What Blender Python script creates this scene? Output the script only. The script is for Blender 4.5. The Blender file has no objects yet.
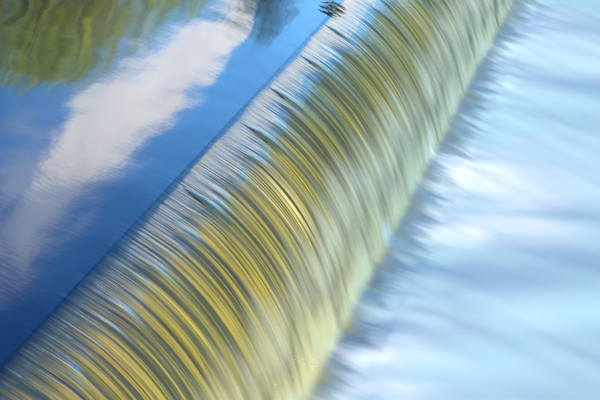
import bpy, math, random
import numpy as np
from mathutils import Vector, Matrix
R = math.radians
scene = bpy.context.scene
col = scene.collection

# ------------------------------------------------------------------ camera
FPX, ROLL = 2500.0, R(25)
VPX, VPY, DIST = 425.42, -610.33, 0.0
nx, ny = -math.sin(ROLL), math.cos(ROLL)
DIST = -(VPX*nx + VPY*ny)
PITCH = math.atan(DIST/FPX)
eY = Vector((VPX, VPY, FPX)).normalized()                       # along the crest, away
eZ = -Vector((nx*math.cos(PITCH), ny*math.cos(PITCH), math.sin(PITCH)))
eX = eY.cross(eZ).normalized()                                  # downstream
CAM = Vector((2.21, 0.0, 6.8))
def ray(px, py):
    d = Vector((px-300, py-200, FPX))
    return Vector((d.dot(eX), d.dot(eY), d.dot(eZ))).normalized()
cd = bpy.data.cameras.new('camera'); cam = bpy.data.objects.new('camera', cd); col.objects.link(cam)
cd.sensor_width = 36; cd.lens = FPX*36/600; cd.clip_end = 3000; cd.clip_start = .1
m = Matrix(((eX.x, -eX.y, -eX.z), (eY.x, -eY.y, -eY.z), (eZ.x, -eZ.y, -eZ.z)))
cam.matrix_world = Matrix.Translation(CAM) @ m.to_4x4()
scene.camera = cam
scene.view_settings.view_transform = 'Standard'
scene.view_settings.look = 'None'
scene.view_settings.exposure = 1.85
scene.cycles.max_bounces = 10
scene.cycles.transparent_max_bounces = 12

# ------------------------------------------------------------------ node helpers
class NT:
    def __init__(s, tree): s.t = tree; s.n = tree.nodes; s.l = tree.links
    def new(s, typ, **kw):
        nd = s.n.new(typ)
        for k, v in kw.items(): setattr(nd, k, v)
        return nd
    def put(s, sock, v):
        if isinstance(v, bpy.types.NodeSocket): s.l.new(v, sock)
        elif v is not None:
            if sock.type in ('RGBA',) and len(v) == 3: v = (*v, 1)
            sock.default_value = v
    def m(s, op, a, b=None, c=None, clamp=False):
        nd = s.new('ShaderNodeMath', operation=op, use_clamp=clamp)
        for i, v in enumerate((a, b, c)):
            if v is not None: s.put(nd.inputs[i], v)
        return nd.outputs[0]
    def ramp(s, v, lo, hi, a=0.0, b=1.0, smooth=True):
        nd = s.new('ShaderNodeMapRange', interpolation_type='SMOOTHSTEP' if smooth else 'LINEAR')
        s.put(nd.inputs['Value'], v)
        for k, q in (('From Min', lo), ('From Max', hi), ('To Min', a), ('To Max', b)): nd.inputs[k].default_value = q
        return nd.outputs[0]
    def mix(s, f, a, b, blend='MIX'):
        nd = s.new('ShaderNodeMix', data_type='RGBA', blend_type=blend)
        s.put(nd.inputs[0], f); s.put(nd.inputs[6], a); s.put(nd.inputs[7], b)
        return nd.outputs[2]
    def xyz(s, v):
        nd = s.new('ShaderNodeSeparateXYZ'); s.l.new(v, nd.inputs[0]); return nd.outputs
    def comb(s, x, y, z):
        nd = s.new('ShaderNodeCombineXYZ')
        for i, v in enumerate((x, y, z)): s.put(nd.inputs[i], v)
        return nd.outputs[0]
    def noise(s, vec, scale, detail=2, rough=.5, dist=0.0):
        nd = s.new('ShaderNodeTexNoise'); s.l.new(vec, nd.inputs['Vector'])
        nd.inputs['Scale'].default_value = scale; nd.inputs['Detail'].default_value = detail
        nd.inputs['Roughness'].default_value = rough; nd.inputs['Distortion'].default_value = dist
        return nd.outputs['Fac']
    def mapv(s, vec, sc, rz=0.0, loc=(0, 0, 0)):
        nd = s.new('ShaderNodeMapping'); s.l.new(vec, nd.inputs[0])
        nd.inputs['Scale'].default_value = sc; nd.inputs['Rotation'].default_value = (0, 0, rz); nd.inputs['Location'].default_value = loc
        return nd.outputs[0]
def mat(name):
    mt = bpy.data.materials.new(name); mt.use_nodes = True; mt.node_tree.nodes.clear()
    t = NT(mt.node_tree); out = t.new('ShaderNodeOutputMaterial')
    return mt, t, out

# ------------------------------------------------------------------ sky and sun
SUN_EL, SUN_AZ = R(13), R(133)       # azimuth clockwise from +Y: low sun behind the camera, downstream side
w = bpy.data.worlds.new('World'); scene.world = w; w.use_nodes = True
w.node_tree.nodes.clear(); t = NT(w.node_tree)
wo = t.new('ShaderNodeOutputWorld'); bg = t.new('ShaderNodeBackground')
sky = t.new('ShaderNodeTexSky', sky_type='NISHITA', sun_disc=False)
sky.sun_elevation = SUN_EL; sky.sun_rotation = SUN_AZ
sky.ozone_density = 3.5; sky.dust_density = 0.2; sky.air_density = 1.0
g = t.new('ShaderNodeTexCoord').outputs['Generated']
X, Y, Z = t.xyz(g)
az = t.m('MULTIPLY', t.m('ARCTAN2', X, Y), 180/math.pi)
el = t.m('MULTIPLY', t.m('ARCSINE', Z), 180/math.pi)
def blob(a0, e0, sa, se, rot=0.0, ax=None, ex=None):
    da = t.m('SUBTRACT', ax or az, a0); de = t.m('SUBTRACT', ex or el, e0)
    c, s_ = math.cos(R(rot)), math.sin(R(rot))
    p = t.m('ADD', t.m('MULTIPLY', da, c), t.m('MULTIPLY', de, s_))
    q = t.m('SUBTRACT', t.m('MULTIPLY', de, c), t.m('MULTIPLY', da, s_))
    p = t.m('DIVIDE', p, sa); q = t.m('DIVIDE', q, se)
    return t.m('EXPONENT', t.m('MULTIPLY', t.m('ADD', t.m('MULTIPLY', p, p), t.m('MULTIPLY', q, q)), -1.0))
ae = t.comb(az, el, 0.0)
n1 = t.noise(ae, .55, 5, .55); n2 = t.noise(ae, .16, 5, .6)
def mirrored(px, py):
    d = ray(px, py); return math.degrees(math.atan2(d.x, d.y)), math.degrees(math.asin(-d.z))
BLOBS = []
for px, py, rad in ((228, 46, 24), (206, 66, 34), (172, 92, 34), (150, 112, 48), (118, 140, 54), (90, 165, 50), (68, 178, 28)):
    a_, e_ = mirrored(px, py); BLOBS.append((a_, e_, rad/40, rad/40, 0))
BLOBS += [(-.4, 12.0, 1.6, 3.2, 0), (-1.0, 17.0, 1.2, 2.0, 0), (-18, 12, 3, 2, 0)]
f = None
for b in BLOBS:
    v = blob(*b); f = v if f is None else t.m('MAXIMUM', f, v)
f = t.m('ADD', f, t.m('MULTIPLY', t.m('SUBTRACT', n1, .5), .42))
veil = None
for px, py, rad in ((95, 205, 30), (62, 235, 30), (40, 262, 26), (20, 180, 30)):
    a_, e_ = mirrored(px, py); v = blob(a_, e_, rad/40, rad/40); veil = v if veil is None else t.m('MAXIMUM', veil, v)
veil = t.m('MULTIPLY', veil, t.ramp(n2, .3, .7, .1, .6))
cl = t.ramp(f, .36, .62)
# broken cloud over the rest of the sky
gs = t.mapv(g, (1.0, 1.0, 2.2))
far = t.ramp(t.noise(gs, 2.3, 8, .6), .55, .72)
zone = t.ramp(el, 24, 34)
zone = t.m('MAXIMUM', zone, t.ramp(t.m('ABSOLUTE', az), 24, 34))
zone = t.m('MULTIPLY', zone, t.ramp(el, 0, 8))
cl = t.m('MAXIMUM', cl, t.m('MULTIPLY', far, zone))
cshade = t.ramp(t.noise(ae, .3, 4, .6), .3, .7)
ccol = t.mix(cshade, (4.4, 4.6, 5.1), (7.4, 7.2, 7.0))
hs = t.new('ShaderNodeHueSaturation'); t.l.new(sky.outputs[0], hs.inputs['Color']); hs.inputs['Saturation'].default_value = 1.15
cl = t.m('MAXIMUM', cl, veil)
deep = t.mix(t.ramp(el, 12, 24), (1.08, 1.25, 1.40), (.12, .25, .54))
blue = t.mix(1.0, hs.outputs[0], deep, 'MULTIPLY')
sk = t.mix(cl, blue, ccol)
t.l.new(sk, bg.inputs[0]); bg.inputs[1].default_value = 0.15
t.l.new(bg.outputs[0], wo.inputs[0])
sd = bpy.data.lights.new('sun', 'SUN'); sd.energy = 4.2; sd.angle = R(.5); sd.color = (1, .9, .74)
so = bpy.data.objects.new('sun', sd); col.objects.link(so)
sv = Vector((math.sin(SUN_AZ)*math.cos(SUN_EL), math.cos(SUN_AZ)*math.cos(SUN_EL), math.sin(SUN_EL)))
so.rotation_euler = sv.to_track_quat('Z', 'Y').to_euler(); so.location = sv*60

# ------------------------------------------------------------------ mesh helpers
def mesh_obj(name, verts, faces, material, parent=None, smooth=True, kind=None, label=None, cat=None, group=None):
    me = bpy.data.meshes.new(name)
    if isinstance(verts, np.ndarray) and isinstance(faces, np.ndarray):
        me.vertices.add(len(verts)); me.vertices.foreach_set('co', verts.astype(np.float32).ravel())
        k = faces.shape[1]
        me.loops.add(faces.size); me.loops.foreach_set('vertex_index', faces.astype(np.int32).ravel())
        me.polygons.add(len(faces)); me.polygons.foreach_set('loop_start', np.arange(0, faces.size, k, dtype=np.int32))
        me.update(calc_edges=True); me.validate()
    else:
        me.from_pydata([tuple(v) for v in verts], [], faces)
    if smooth: me.shade_smooth()
    if material: me.materials.append(material)
    o = bpy.data.objects.new(name, me); col.objects.link(o); o.parent = parent
    return tag(o, kind, label, cat, group)
def tag(o, kind=None, label=None, cat=None, group=None):
    for k, v in (('kind', kind), ('label', label), ('category', cat), ('group', group)):
        if v: o[k] = v
    return o
def grid(xs, ys, Zf):
    XX, YY = np.meshgrid(xs, ys, indexing='ij'); ZZ = Zf(XX, YY)
    if isinstance(ZZ, tuple): XX, YY, ZZ = ZZ
    V = np.stack([XX, YY, ZZ], -1).reshape(-1, 3)
    a, b = len(xs), len(ys)
    i = np.arange(a-1)[:, None]*b + np.arange(b-1)[None, :]
    F = np.stack([i, i+b, i+b+1, i+1], -1).reshape(-1, 4)
    return V, F
rng = np.random.default_rng(7)
TAB = rng.uniform(-1, 1, (64, 4096))
def n1d(y, lam, k):
    p = np.asarray(y)/lam + 37.3*k + 500; i = np.floor(p).astype(int); fr = p-i
    fr = fr*fr*fr*(fr*(fr*6-15)+10); T = TAB[k]
    return T[i % 4096]*(1-fr) + T[(i+1) % 4096]*fr
def n2d(x, y, lx, ly, k):
    p = np.asarray(x)/lx + 11.7*k + 200; i = np.floor(p).astype(int); fr = p-i; fr = fr*fr*(3-2*fr)
    q = np.asarray(y)/ly + 400; j = np.floor(q).astype(int); gr = q-j; gr = gr*gr*(3-2*gr)
    T = TAB[(np.arange(64)+k) % 64]
    a = T[i % 64, j % 4096]*(1-fr) + T[(i+1) % 64, j % 4096]*fr
    b = T[i % 64, (j+1) % 4096]*(1-fr) + T[(i+1) % 64, (j+1) % 4096]*fr
    return a*(1-gr) + b*gr

H, W = 1.10, 1.94
Y0, Y1 = 2.0, 76.0
_px = np.linspace(0, W+1.2, 1600)                                # slope along the flow: broad crest, then the steepening chute
_ps = np.interp(_px, [0, .06, .36, .50, .80, 1.16, 1.5, 1.94, 3.2], [.05, .10, .13, .27, .38, .58, .80, 1.12, 1.5])
_ps = np.convolve(np.pad(_ps, 30, mode='edge'), np.ones(61)/61, 'valid')
_pz = np.concatenate([[0], np.cumsum((_ps[1:]+_ps[:-1])/2*np.diff(_px))])
_pz *= H/np.interp(W, _px, _pz)
def prof(x):
    x = np.asarray(x, float)
    up = .02*(1-np.exp(np.minimum(x, 0)/.5))
    return np.where(x < 0, up, -np.interp(x, _px, _pz))
def slope(x): return np.interp(x, _px, _ps)
def hit(px, py, lift=0.0):
    d = ray(px, py); a, b = 0.0, 60.0
    for k in range(6000):
        tt = 10 + k*.01; p = CAM + d*tt
        if p.z < float(prof(p.x))+lift: return p
    return None

TEETH = [(lambda p: (p.x, p.y))(hit(*a)) for a in ((187, 190), (248, 127), (272, 89), (303, 57), (327, 26))]
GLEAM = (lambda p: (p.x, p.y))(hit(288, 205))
SMALL = [(lambda p: (p.x, p.y))(hit(*a)) for a in ((229, 167), (322, 34), (205, 182), (262, 112), (290, 76), (158, 228), (118, 270))]
# ------------------------------------------------------------------ materials
def m_algae():
    mt, t, out = mat('algae_covered_concrete')
    p = t.new('ShaderNodeTexCoord').outputs['Object']
    s1 = t.noise(t.mapv(p, (.35, 7, .35)), 1.0, 4, .6)
    s2 = t.noise(t.mapv(p, (.5, 1.1, .5)), 1.0, 3, .5)
    s3 = t.noise(t.mapv(p, (1.2, 18, 1.2)), 1.0, 2, .5)
    py = t.xyz(p)[1]
    near = t.ramp(py, 19, 30, 1, 0)
    gold = t.mix(t.ramp(s2, .35, .65), (.32, .225, .003), (.21, .17, .005))
    green = t.mix(t.ramp(s2, .35, .65), (.10, .125, .010), (.21, .185, .016))
    c = t.mix(near, green, gold)
    c = t.mix(t.ramp(s1, .46, .60, 0, .9), c, (.018, .022, .005))
    s4 = t.noise(t.mapv(p, (.15, 13, .15), loc=(3, 1, 0)), 1.0, 3, .6); c = t.mix(t.ramp(s4, .49, .60, 0, .85), c, (.02, .022, .006))
    c = t.mix(t.ramp(s3, .62, .78, 0, .5), c, (.27, .25, .13))
    px_ = t.xyz(p)[0]
    e1 = t.noise(t.comb(0.0, t.m('MULTIPLY', py, 1.3), 4.0), 1.0, 2, .5); e2 = t.noise(t.comb(0.0, t.m('MULTIPLY', py, 9.0), 2.0), 1.0, 2, .6)
    edge = t.m('ADD', t.m('MULTIPLY', e1, .36), t.m('MULTIPLY', e2, .16)); edge = t.m('ADD', edge, t.ramp(py, 16, 28, -.14, .06, False))
    for x0, y0 in TEETH + SMALL:
        v = t.m('ADD', t.m('MULTIPLY', t.m('ABSOLUTE', t.m('SUBTRACT', py, y0)), 1.7), x0 + .01)
        edge = t.m('MINIMUM', edge, v)
    grown = t.ramp(t.m('SUBTRACT', px_, edge), -.015, .03)
    grown = t.m('MAXIMUM', grown, t.m('MULTIPLY', t.ramp(py, 17, 25, .75, .15), t.ramp(s1, .4, .55)))
    c = t.mix(t.ramp(t.m('SUBTRACT', px_, edge), .0, .32, .8, 0), c, (.02, .034, .006))
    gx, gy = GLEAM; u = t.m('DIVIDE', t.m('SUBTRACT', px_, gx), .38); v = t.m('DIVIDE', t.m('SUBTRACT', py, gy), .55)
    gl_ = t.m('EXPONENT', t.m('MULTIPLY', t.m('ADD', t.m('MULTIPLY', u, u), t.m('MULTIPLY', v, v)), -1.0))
    c = t.mix(t.m('MULTIPLY', gl_, t.ramp(s4, .60, .42)), c, (.44, .36, .14))  # warm highlight on the face, painted into the algae colour as a soft blob
    bare = t.mix(t.ramp(s4, .4, .6), (.09, .14, .13), (.02, .04, .035))
    c = t.mix(grown, bare, c)
    c = t.mix(t.ramp(px_, 1.3, 1.95), c, (.10, .14, .15))
    b = t.new('ShaderNodeBsdfPrincipled'); t.l.new(c, b.inputs['Base Color']); b.inputs['Roughness'].default_value = .7
    bp = t.new('ShaderNodeBump'); bp.inputs['Distance'].default_value = .02; t.l.new(s3, bp.inputs['Height']); t.l.new(bp.outputs[0], b.inputs['Normal'])
    t.l.new(b.outputs[0], out.inputs[0]); return mt
def m_sheet():
    mt, t, out = mat('thin_falling_water')
    p = t.new('ShaderNodeTexCoord').outputs['Object']
    X, Y, Z = t.xyz(p)
    st = t.noise(t.mapv(p, (.45, 3.2, .45)), 1.0, 4, .6)
    fine = t.noise(t.mapv(p, (.3, 15, .3)), 1.0, 3, .6)
    big = t.noise(t.mapv(p, (.5, .55, .5)), 1.0, 2, .5)
    fall = t.ramp(X, .5, 1.65)
    thr = t.m('ADD', t.m('MULTIPLY', st, .55), t.m('ADD', t.m('MULTIPLY', big, .50), t.m('MULTIPLY', fine, .18)))
    a = t.ramp(t.m('ADD', thr, t.m('MULTIPLY', fall, .42)), .80, 1.13, .0, .78)
    gold = t.ramp(Y, 17, 29, 1, 0)
    wcol = t.mix(t.noise(t.mapv(p, (.6, 1.3, .6), loc=(5, 3, 0)), 1.0, 3), (.28, .39, .43), (.27, .31, .13))
    wcol = t.mix(t.m('MULTIPLY', gold, .6), wcol, (.40, .31, .05))
    df = t.new('ShaderNodeBsdfDiffuse'); t.l.new(wcol, df.inputs[0])
    tl = t.new('ShaderNodeBsdfTranslucent'); t.l.new(wcol, tl.inputs[0])
    dm = t.new('ShaderNodeMixShader'); dm.inputs[0].default_value = .25; t.l.new(df.outputs[0], dm.inputs[1]); t.l.new(tl.outputs[0], dm.inputs[2])
    tr = t.new('ShaderNodeBsdfTransparent'); tr.inputs[0].default_value = (.93, .95, .85, 1)
    m1 = t.new('ShaderNodeMixShader'); t.l.new(a, m1.inputs[0]); t.l.new(tr.outputs[0], m1.inputs[1]); t.l.new(dm.outputs[0], m1.inputs[2])
    deep = t.new('ShaderNodeBsdfDiffuse'); deep.inputs[0].default_value = (.004, .012, .016, 1)
    m0 = t.new('ShaderNodeMixShader'); t.l.new(t.ramp(t.m('ADD', X, t.m('MULTIPLY', t.m('SUBTRACT', st, .5), .16)), -.02, .16), m0.inputs[0])
    t.l.new(deep.outputs[0], m0.inputs[1]); t.l.new(m1.outputs[0], m0.inputs[2]); m1 = m0
    bp = t.new('ShaderNodeBump'); bp.inputs['Distance'].default_value = .008; t.l.new(t.ramp(X, .0, .30, .02, .6, False), bp.inputs['Strength'])
    t.l.new(fine, bp.inputs['Height'])
    gl = t.new('ShaderNodeBsdfGlossy'); gl.inputs['Roughness'].default_value = .1; t.l.new(bp.outputs[0], gl.inputs['Normal'])
    t.l.new(t.ramp(X, .1, 1.7, .04, .28), gl.inputs['Roughness'])
    fr = t.new('ShaderNodeFresnel'); t.l.new(t.ramp(t.new('ShaderNodeNewGeometry').outputs['Backfacing'], 0, 1, 1.33, 1/1.33, False), fr.inputs[0]); t.l.new(bp.outputs[0], fr.inputs['Normal'])
    m2 = t.new('ShaderNodeMixShader'); t.l.new(fr.outputs[0], m2.inputs[0]); t.l.new(m1.outputs[0], m2.inputs[1]); t.l.new(gl.outputs[0], m2.inputs[2])
    m3 = t.new('ShaderNodeMixShader'); tr2 = t.new('ShaderNodeBsdfTransparent')
    wisp = t.noise(t.mapv(p, (1.2, 1.6, .4), loc=(2, 9, 0)), 1.0, 4, .6)          # the foot of the sheet breaks up into wisps
    t.l.new(t.ramp(t.m('ADD', X, t.m('MULTIPLY', t.m('SUBTRACT', wisp, .5), .55)), W-.30, W+.05), m3.inputs[0])
    t.l.new(m2.outputs[0], m3.inputs[1]); t.l.new(tr2.outputs[0], m3.inputs[2])
    t.l.new(m3.outputs[0], out.inputs[0]); return mt
def m_river():
    mt, t, out = mat('deep_river_water')
    p = t.new('ShaderNodeTexCoord').outputs['Object']
    b = t.new('ShaderNodeBsdfPrincipled'); b.inputs['Base Color'].default_value = (.003, .010, .016, 1)
    b.inputs['Roughness'].default_value = .055; b.inputs['IOR'].default_value = 1.36
    b.inputs['Anisotropic'].default_value = .6; t.l.new(t.comb(-.12, 1.0, 0.0), b.inputs['Tangent'])     # ripples averaged by the long exposure run towards the lens
    b.inputs['Specular IOR Level'].default_value = .56
    n = t.noise(t.mapv(p, (.5, .22, 1)), 1.0, 3, .5); n_ = t.noise(t.mapv(p, (2.2, .9, 1)), 1.0, 3, .5)
    bp = t.new('ShaderNodeBump'); bp.inputs['Distance'].default_value = .02; bp.inputs['Strength'].default_value = 1
    n3 = t.noise(t.mapv(p, (9, 13, 1)), 1.0, 2, .6)
    t.l.new(t.m('ADD', t.m('ADD', n, t.m('MULTIPLY', n_, .05)), t.m('MULTIPLY', n3, .010)), bp.inputs['Height']); t.l.new(bp.outputs[0], b.inputs['Normal'])
    t.l.new(b.outputs[0], out.inputs[0]); return mt
def on_pool(px, py):
    d = ray(px, py); q = CAM + d*((-H-CAM.z)/d.z); return q.x, q.y
BOILS = [(*on_pool(478, 170), .8, 1.5), (*on_pool(526, 218), .6, 2.0), (*on_pool(470, 228), .5, 1.2), (*on_pool(375, 372), .5, 1.2)]
def m_foam():
    mt, t, out = mat('blurred_foam')
    p = t.new('ShaderNodeTexCoord').outputs['Object']
    X, Y, Z = t.xyz(p)
    a = t.noise(t.mapv(t.mapv(p, (1, 1, 1), rz=-R(62)), (.10, .42, 1)), 1.0, 3, .5, .4)
    a2 = t.noise(t.mapv(t.mapv(p, (1, 1, 1), rz=-R(58)), (.25, 1.3, 1)), 1.0, 3, .5, .3)
    foot = t.noise(t.mapv(t.mapv(p, (1, 1, 1), rz=-R(12)), (.7, 1.9, 1)), 1.0, 4, .55, .25)
    a3 = t.noise(t.mapv(t.mapv(p, (1, 1, 1), rz=-R(52)), (.5, 3.2, 1)), 1.0, 4, .6, .5)
    c = t.mix(t.ramp(t.m('ADD', t.m('MULTIPLY', a, .66), t.m('ADD', t.m('MULTIPLY', a2, .22), t.m('MULTIPLY', a3, .12))), .34, .70), (.29, .48, .475), (.42, .55, .54))
    boil = None
    for bx, by, sx, sy in BOILS:
        u = t.m('DIVIDE', t.m('SUBTRACT', X, bx), sx); v = t.m('DIVIDE', t.m('SUBTRACT', Y, by), sy)
        u = t.m('SUBTRACT', u, t.m('MULTIPLY', v, .6))
        e = t.m('EXPONENT', t.m('MULTIPLY', t.m('ADD', t.m('MULTIPLY', u, u), t.m('MULTIPLY', v, v)), -1.0))
        boil = e if boil is None else t.m('MAXIMUM', boil, e)
    boil = t.m('MULTIPLY', boil, t.ramp(a2, .3, .6, .35, 1))
    c = t.mix(t.m('MULTIPLY', boil, .9), c, (.68, .72, .66))
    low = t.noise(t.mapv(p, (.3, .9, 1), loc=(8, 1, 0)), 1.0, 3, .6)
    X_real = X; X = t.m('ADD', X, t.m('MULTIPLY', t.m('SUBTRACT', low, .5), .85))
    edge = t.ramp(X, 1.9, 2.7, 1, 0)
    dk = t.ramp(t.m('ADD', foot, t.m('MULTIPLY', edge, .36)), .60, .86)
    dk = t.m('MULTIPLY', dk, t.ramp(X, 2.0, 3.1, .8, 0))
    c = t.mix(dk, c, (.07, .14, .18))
    c = t.mix(t.ramp(t.m('ADD', X, t.m('MULTIPLY', t.m('SUBTRACT', foot, .5), .9)), W-.10, W+.34), t.mix(t.ramp(Y, 18, 30), (.23, .22, .095), (.13, .18, .14)), c)
    b = t.new('ShaderNodeBsdfPrincipled'); t.l.new(c, b.inputs['Base Color']); b.inputs['Roughness'].default_value = .45; b.inputs['IOR'].default_value = 1.33
    toe = t.noise(t.mapv(p, (.8, 1.7, .5), loc=(4, 2, 0)), 1.0, 4, .55)
    al = t.ramp(t.m('ADD', X, t.m('MULTIPLY', t.m('SUBTRACT', toe, .5), .75)), W-.52, W+.02)
    trn = t.new('ShaderNodeBsdfTransparent'); ms = t.new('ShaderNodeMixShader')
    t.l.new(al, ms.inputs[0]); t.l.new(trn.outputs[0], ms.inputs[1]); t.l.new(b.outputs[0], ms.inputs[2])
    t.l.new(ms.outputs[0], out.inputs[0]); return mt
def m_simple(name, c1, c2, sc, rough=.8, trans=0.0):
    mt, t, out = mat(name)
    p = t.new('ShaderNodeTexCoord').outputs['Object']
    n = t.noise(p, sc, 4, .6); c = t.mix(t.ramp(n, .35, .65), c1, c2)
    b = t.new('ShaderNodeBsdfPrincipled'); t.l.new(c, b.inputs['Base Color']); b.inputs['Roughness'].default_value = rough
    last = b.outputs[0]
    if trans:
        tl = t.new('ShaderNodeBsdfTranslucent'); t.l.new(c, tl.inputs[0])
        mx = t.new('ShaderNodeMixShader'); mx.inputs[0].default_value = trans
        t.l.new(last, mx.inputs[1]); t.l.new(tl.outputs[0], mx.inputs[2]); last = mx.outputs[0]
    t.l.new(last, out.inputs[0]); return mt
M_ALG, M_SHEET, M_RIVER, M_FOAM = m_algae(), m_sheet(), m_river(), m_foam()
M_BANK = m_simple('grassy_bank', (.05, .07, .02), (.10, .10, .04), .6)
M_BED = m_simple('river_mud', (.04, .035, .02), (.07, .06, .04), .5)
M_BARK = m_simple('bark', (.07, .05, .035), (.13, .10, .07), 3)
M_LEAF = [m_simple('green_leaves', (.20, .38, .02), (.48, .52, .03), .7, .6, .35),
          m_simple('golden_leaves', (.50, .45, .03), (.30, .38, .03), .7, .6, .35),
          m_simple('dark_leaves', (.02, .05, .012), (.05, .085, .02), .7, .6, .3)]
M_WEED = m_simple('wet_green_algae', (.018, .035, .006), (.05, .075, .012), 9, .35)
M_DARK = m_simple('wet_rotten_stalks', (.008, .012, .008), (.03, .04, .015), 20, .3)
M_CONC = m_simple('weathered_concrete', (.20, .19, .16), (.30, .28, .24), 1.5)
M_DROP = m_simple('white_spray', (.8, .76, .55), (.85, .82, .66), 5, .2)

# ------------------------------------------------------------------ ground, river, pool
def zbank(X_, Y_):
    far_ = np.clip((Y_-75.5)/7, 0, 1)**.8*3.0 + np.clip((Y_-90)/120, 0, 1)*10
    near = np.clip((6-Y_)/7, 0, 1)**.8*1.6
    return -3 + 2.2*((Y_ > 75)|(Y_ < 6.5)) + far_ + near + .25*n2d(X_, Y_, 6, 5, 9)*((Y_ > 77)|(Y_ < 4))
ys = np.concatenate([np.linspace(-1500, -30, 12), np.linspace(-20, 8, 24), np.linspace(10, 74, 18), np.linspace(75, 100, 26), np.linspace(120, 1500, 14)])
xs = np.concatenate([np.linspace(-1500, -90, 10), np.linspace(-80, 80, 70), np.linspace(90, 1500, 10)])
V, F = grid(xs, ys, zbank); mesh_obj('ground', V, F, M_BANK, kind='structure')

def river_z(X_, Y_):
    z = prof(X_)
    z = z + .0022*n2d(X_, Y_, .9, 2.2, 3)*np.clip(-X_/1.0, 0, 1)
    fade = np.clip(1+X_/.12, 0, 1)
    return z + ridges(X_*0, Y_)*fade**2
def ridges(X_, Y_):
    q = np.clip(X_/W, 0, 1)
    yy = Y_ + .06*n2d(X_, Y_, 1.1, .9, 20) + .025*n2d(X_, Y_, .7, .3, 27)
    g = np.clip((q-.10)/.25, 0, 1); g = g*g*(3-2*g); lo = 1-.55*np.clip((q-.55)/.4, 0, 1)
    hh = (n1d(yy, .075, 1)*(.0002+.0014*g*lo+.0004*np.clip(q*6, 0, 1)) + n1d(yy, .045, 2)*(.0001+.0004*np.clip(q*6, 0, 1))
          + n1d(yy, .15, 4)*(.0002+.0006*np.clip(q*6, 0, 1)+.0058*g*lo)
          + n1d(yy, .31, 6)*(.0002+.0006*np.clip(q*6, 0, 1)+.0120*g*lo)
          + n2d(X_, yy, 1.6, .50, 31)*.012*g
          + n2d(X_, yy, 1.5, 1.3, 45)*.024*q)
    for x0, y0 in TEETH:
        hh = hh + .022*np.exp(-((Y_-y0)/(.02+.08*np.clip((X_-x0)/.3, 0, 1)))**2)*np.clip((X_-x0+.03)/.2, 0, 1)*np.exp(-np.maximum(X_-x0, 0)/.5)
    return hh
# notches where the sheet parts round things caught on the crest
xs = np.concatenate([-np.geomspace(70, 3.0, 40), -np.linspace(2.6, .3, 8), -np.linspace(.25, 0, 10)])
ys = np.concatenate([np.linspace(Y0, 15, 60), np.arange(15.0125, 46, .0125), np.linspace(46, Y1, 200)])
V, F = grid(xs, ys, river_z)
mesh_obj('river_water', V, F, M_RIVER, kind='structure')
xs = np.linspace(0, W+.12, 84)
ys = np.concatenate([np.linspace(Y0, 15, 160), np.arange(15.0125, 46, .0125), np.linspace(46, Y1, 700)])
def sheet(X_, Y_):
    th = np.arctan(slope(X_)); h = ridges(X_, Y_)
    return (X_ + h*np.sin(th)*(X_ > 0), Y_, prof(X_) + h*np.cos(th))
V, F = grid(xs, ys, sheet)
mesh_obj('falling_water', V, F, M_SHEET, kind='structure')

# weir body beneath the sheet
pts = [(-1.2, -2.8), (-1.2, -.55), (-.5, -.12), (0.0, -.055)]
for x in np.linspace(.12, W+.3, 18):
    sl = math.atan(float(slope(x)))
    pts.append((x - .05*math.sin(sl), float(prof(x)) - .05*math.cos(sl)))
pts += [(W+.6, -1.6), (W+.6, -2.8)]
NY = 60; yy = np.linspace(Y0-1, Y1+1, NY)
V = [(x, y, z) for y in yy for x, z in pts]; n = len(pts)
F = [(j*n+i, j*n+i+1, (j+1)*n+i+1, (j+1)*n+i) for j in range(NY-1) for i in range(n-1)]
F += [tuple(range(n)), tuple(range((NY-1)*n, NY*n))[::-1]]
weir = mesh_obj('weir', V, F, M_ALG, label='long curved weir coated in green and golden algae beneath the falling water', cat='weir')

xs = np.linspace(.01, W+.12, 60); ys = np.concatenate([np.arange(14.02, 44, .02), np.linspace(44, Y1, 400)])
def coat(X_, Y_):
    th = np.arctan(slope(X_)); h = np.clip(ridges(X_, Y_+.03)*1.9, -.03, .04) - .044
    return (X_ + h*np.sin(th), Y_, prof(X_) + h*np.cos(th) - .004)
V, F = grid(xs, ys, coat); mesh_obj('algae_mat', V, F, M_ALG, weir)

def pool_z(X_, Y_):
    c, s_ = math.cos(R(62)), math.sin(R(62))
    a = X_*c + Y_*s_; b = -X_*s_ + Y_*c
    z = .10*n2d(a, b, 5, 1.6, 12) + .05*n2d(a, b, 2.2, .8, 22) + .02*n2d(X_, Y_, .9, .5, 40)
    near = np.clip((X_-W)/.5, 0, 1)
    foot = (.022*n2d(X_, Y_, .45, .7, 50) + .02*n2d(X_, Y_, .3, .23, 54) + .012*n2d(X_, Y_, .2, .11, 57))*np.clip(1-(X_-W)/1.2, 0, 1)
    flat = -H + foot + z*(.15+.35*near)*np.clip(1-(X_-30)/60, .2, 1)
    face = prof(X_) + .05 + .010*n2d(X_, Y_, .5, .2, 33) - .3*np.clip(X_-W+.05, 0, 9)       # foam riding up the toe of the face
    k = .10; m_ = np.clip(.5+.5*(face-flat)/k, 0, 1)
    return flat*(1-m_) + face*m_ + k*m_*(1-m_)
xs = np.concatenate([np.arange(W-.85, W+.6, .03), np.arange(W+.65, 12, .09), np.linspace(12.2, 80, 60)])
ys = np.concatenate([np.arange(Y0, 60, .14), np.linspace(60.2, Y1, 50)])
V, F = grid(xs, ys, pool_z)
mesh_obj('foaming_pool_water', V, F, M_FOAM, kind='structure')

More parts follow.
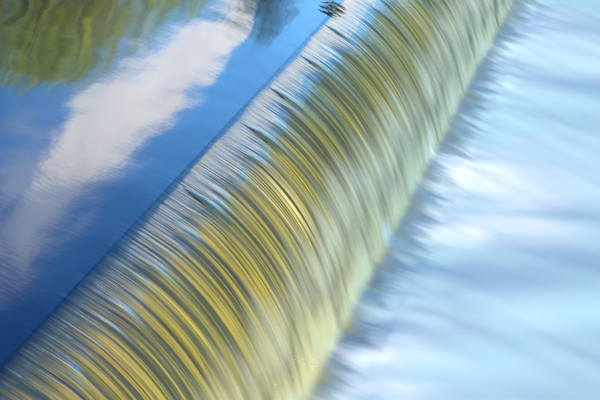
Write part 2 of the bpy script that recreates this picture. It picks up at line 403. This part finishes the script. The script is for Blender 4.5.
# ------------------------------------------------------------------ trees on the far bank (seen mirrored in the river)
def make_tree(name, seed, h, leaf_mat, wid):
    r = random.Random(seed)
    root = bpy.data.objects.new(name, None); col.objects.link(root)
    V, F = [], []
    def tube(p0, p1, r0, r1, seg=7):
        d = (p1-p0).normalized(); a = d.orthogonal().normalized(); b = d.cross(a); k = len(V)
        for p, rr in ((p0, r0), (p1, r1)):
            for i in range(seg):
                an = 2*math.pi*i/seg; V.append(p + a*math.cos(an)*rr + b*math.sin(an)*rr)
        for i in range(seg): F.append((k+i, k+(i+1) % seg, k+seg+(i+1) % seg, k+seg+i))
    top = Vector((0, 0, h*.9)); pts_ = [Vector((0, 0, -.5))]
    for i in range(1, 7): pts_.append(Vector((r.uniform(-.2, .2), r.uniform(-.2, .2), h*.9*i/6)))
    for i in range(6): tube(pts_[i], pts_[i+1], .025*h*(1-i/6.5), .025*h*(1-(i+1)/6.5))
    clumps = []
    for i in range(30):
        f_ = r.uniform(.18, 1.0); an = r.uniform(0, 6.28)
        rad = wid*math.sin(math.pi*min(1, (f_*.86+.12)))**.8*r.uniform(.55, 1.0)
        c = Vector((math.cos(an)*rad, math.sin(an)*rad, h*f_))
        z0 = max(.12*h, c.z-.2*h); b0 = Vector((0, 0, z0))
        tube(b0, c, .008*h, .002*h, 5)
        clumps.append((c, r.uniform(.07, .13)*h))
    mesh_obj('trunk', V, F, M_BARK, root)
    rg = np.random.default_rng(seed); LV = []
    for c, rad in clumps:
        k = 115
        d = rg.normal(size=(k, 3)); d /= np.linalg.norm(d, axis=1)[:, None]
        P = np.array(c) + d*(rad*rg.uniform(.35, 1.05, (k, 1)))*np.array([1.15, 1.15, .8])
        u = rg.normal(size=(k, 3)); u /= np.linalg.norm(u, axis=1)[:, None]
        v = np.cross(u, rg.normal(size=(k, 3))); v /= np.linalg.norm(v, axis=1)[:, None]
        s_ = rg.uniform(.10, .22, (k, 1))*h/14
        LV.append(np.stack([P-u*s_, P-v*s_*.6, P+u*s_, P+v*s_*.6], 1))
    LV = np.concatenate(LV).reshape(-1, 3); LF = np.arange(len(LV)).reshape(-1, 4)
    mesh_obj('crown', LV, LF, leaf_mat, root, smooth=False)
    return root
def copy_tree(src):
    r_ = src.copy(); col.objects.link(r_)
    for ch in list(src.children):
        c = ch.copy(); col.objects.link(c); c.parent = r_
    return r_
protos = [make_tree('leafy_tree', 1, 12, M_LEAF[0], 3.6), make_tree('golden_tree', 2, 12, M_LEAF[1], 3.4), make_tree('dark_tree', 3, 12, M_LEAF[2], 3.2)]
used = [False]*3
def put_tree(k, azd, eld, D, label, group, sx=1.0):
    """a tree at azimuth azd (degrees from the crest line) and distance D, whose mirrored top stands at elevation eld"""
    o = protos[k]
    if used[k]: o = copy_tree(o)
    used[k] = True
    x = CAM.x + math.tan(R(azd))*D; top = math.tan(R(eld))*math.hypot(D, x-CAM.x) - CAM.z
    z0 = float(zbank(np.array([x]), np.array([D]))[0]); s_ = max((top - z0)/12.6, .25)
    o.location = (x, D, z0); o.scale = (s_*sx, s_*sx, s_); o.rotation_euler.z = random.Random(int(azd*10)+k).uniform(0, 6)
    tag(o, None, label, 'tree', group); return o
put_tree(0, -11.2, 17.6, 82, 'tall green tree at the left end of the mirrored tree row', 'trees on the far bank')
put_tree(1, -10.1, 16.6, 84, 'golden tree behind the tall green tree, mirrored in the river', 'trees on the far bank')
put_tree(1, -9.0, 15.4, 81, 'golden-green tree at the middle of the mirrored tree row', 'trees on the far bank')
put_tree(0, -8.0, 14.6, 83, 'green tree at the right end of the mirrored tree row', 'trees on the far bank', .8)
put_tree(2, -6.0, 13.5, 83, 'low dark bush-like tree mirrored at the top edge above the cloud', 'trees on the far bank', .7)
put_tree(2, -5.2, 13.75, 80, 'dark tree mirrored alone beside the white cloud', 'trees on the far bank', .62)
rr = random.Random(5)
for i, a in enumerate([-20, -17.5, -15.2, -13.2, -3.0, .2, 3.6, 5.0, 6.6, 8.2, 9.8, 11.4, 13.2, 15.2, 17.3, 20, 23, 26]):
    e = rr.uniform(15, 17) if a < -12 else (rr.uniform(7, 8) if a < 2 else (rr.uniform(16.5, 19.5) if i % 3 else rr.uniform(13, 15)))
    k = rr.choice([0, 1, 1]) if a < -8 else rr.choice([2, 2, 0])
    put_tree(k, a, e, rr.uniform(80, 88), 'bankside tree standing in the row along the far bank', 'trees in the row beyond the weir', 1.55)

# ------------------------------------------------------------------ things caught on the crest
def strand(px, py, length, width, label, seed, matx=M_WEED):
    p = hit(px, py); r = random.Random(seed); V, F = [], []
    ns, seg = 16, 5
    for j in range(9):
        off = (j-4)/4*width*.5; L = length*r.uniform(.55, 1.0)*(1-.35*abs(j-4)/4); x0 = p.x + abs(j-4)/4*.09
        k = len(V)
        for i in range(ns):
            q = i/(ns-1); x = x0 + L*q
            wv = math.sin(math.pi*min(1, q*1.0+.02))**.5
            y = p.y + off*min(1, .15+q*2.0) + r.uniform(-.004, .004)
            z = float(prof(x)) + .010*wv - .008 - .014*q
            rr_ = width*.13*wv*(1-.6*q)+.001
            for m_ in range(seg):
                an = 2*math.pi*m_/seg; V.append((x, y+math.cos(an)*rr_, z+math.sin(an)*rr_*.55))
            if i:
                for m_ in range(seg): F.append((k+(i-1)*seg+m_, k+(i-1)*seg+(m_+1) % seg, k+i*seg+(m_+1) % seg, k+i*seg+m_))
    return mesh_obj('algae_tuft', V, F, matx, label=label, cat='algae tuft', group='algae tufts caught on the weir crest')
for a in [(187, 190, 1.1, .22, 'largest dark green algae tuft, lowest on the crest below the cloud reflection', 1),
          (248, 127, .95, .22, 'pointed green algae tuft near the middle of the crest', 2),
          (272, 89, .8, .15, 'slim green algae tuft second above the middle one', 3),
          (303, 57, .75, .15, 'narrow algae tuft beside the palest strip of crest water', 4),
          (229, 167, .45, .05, 'tiny green algae tuft between the two largest tufts', 5),
          (327, 26, .7, .07, 'thin dark algae tuft just below the black weed clump', 6),
          (322, 34, .6, .07, 'thin green algae tuft next below the thin dark one', 7)]:
    strand(a[0], a[1], a[2]*.62, a[3]*.72, *a[4:])
# dark weed clump
p = hit(328, 7)
root = bpy.data.objects.new('weed_clump', None); col.objects.link(root); root.location = p
tag(root, None, 'black ragged clump of weed caught on the crest at the top edge', 'weed clump')
r = random.Random(4)
for j in range(24):
    V, F = [], []; L = r.uniform(.08, .26); oy = r.uniform(-.34, .30); ox = r.uniform(-.12, .04); k = r.uniform(.004, .009)
    for i in range(6):
        q = i/5; rr_ = k*math.sin(math.pi*(q*.9+.05))
        x = ox+L*q; z = float(prof(p.x+x)) - p.z + .015*math.sin(q*3) + .02
        for m_ in range(5):
            an = 1.2566*m_; V.append((x, oy+math.cos(an)*rr_*1.8+.02*q, z+math.sin(an)*rr_))
        if i:
            for m_ in range(5): F.append(((i-1)*5+m_, (i-1)*5+(m_+1) % 5, i*5+(m_+1) % 5, i*5+m_))
    mesh_obj('stalk', V, F, M_DARK, root)

# ------------------------------------------------------------------ spray at the foot
rg = np.random.default_rng(3); V, F = [], []
ico = [(0, 0, 1), (.9, 0, 0), (0, .9, 0), (-.9, 0, 0), (0, -.9, 0), (0, 0, -1)]
icf = [(0, 1, 2), (0, 2, 3), (0, 3, 4), (0, 4, 1), (5, 2, 1), (5, 3, 2), (5, 4, 3), (5, 1, 4)]
for (cx, cy, nn, sp) in ((307, 372, 65, 8), (312, 342, 6, 3), (276, 398, 9, 4)):
    for i in range(nn):
        q = hit(cx + rg.normal()*sp, cy + rg.normal()*sp*.7)
        if q is None: continue
        q.z = max(q.z, -H) + .09 + abs(rg.normal())*.03; s_ = rg.uniform(.001, .0026); k = len(V)
        V += [(q.x+a*s_, q.y+b*s_, q.z+c*s_) for a, b, c in ico]; F += [(k+a, k+b, k+c) for a, b, c in icf]
mesh_obj('spray', V, F, M_DROP, kind='stuff')
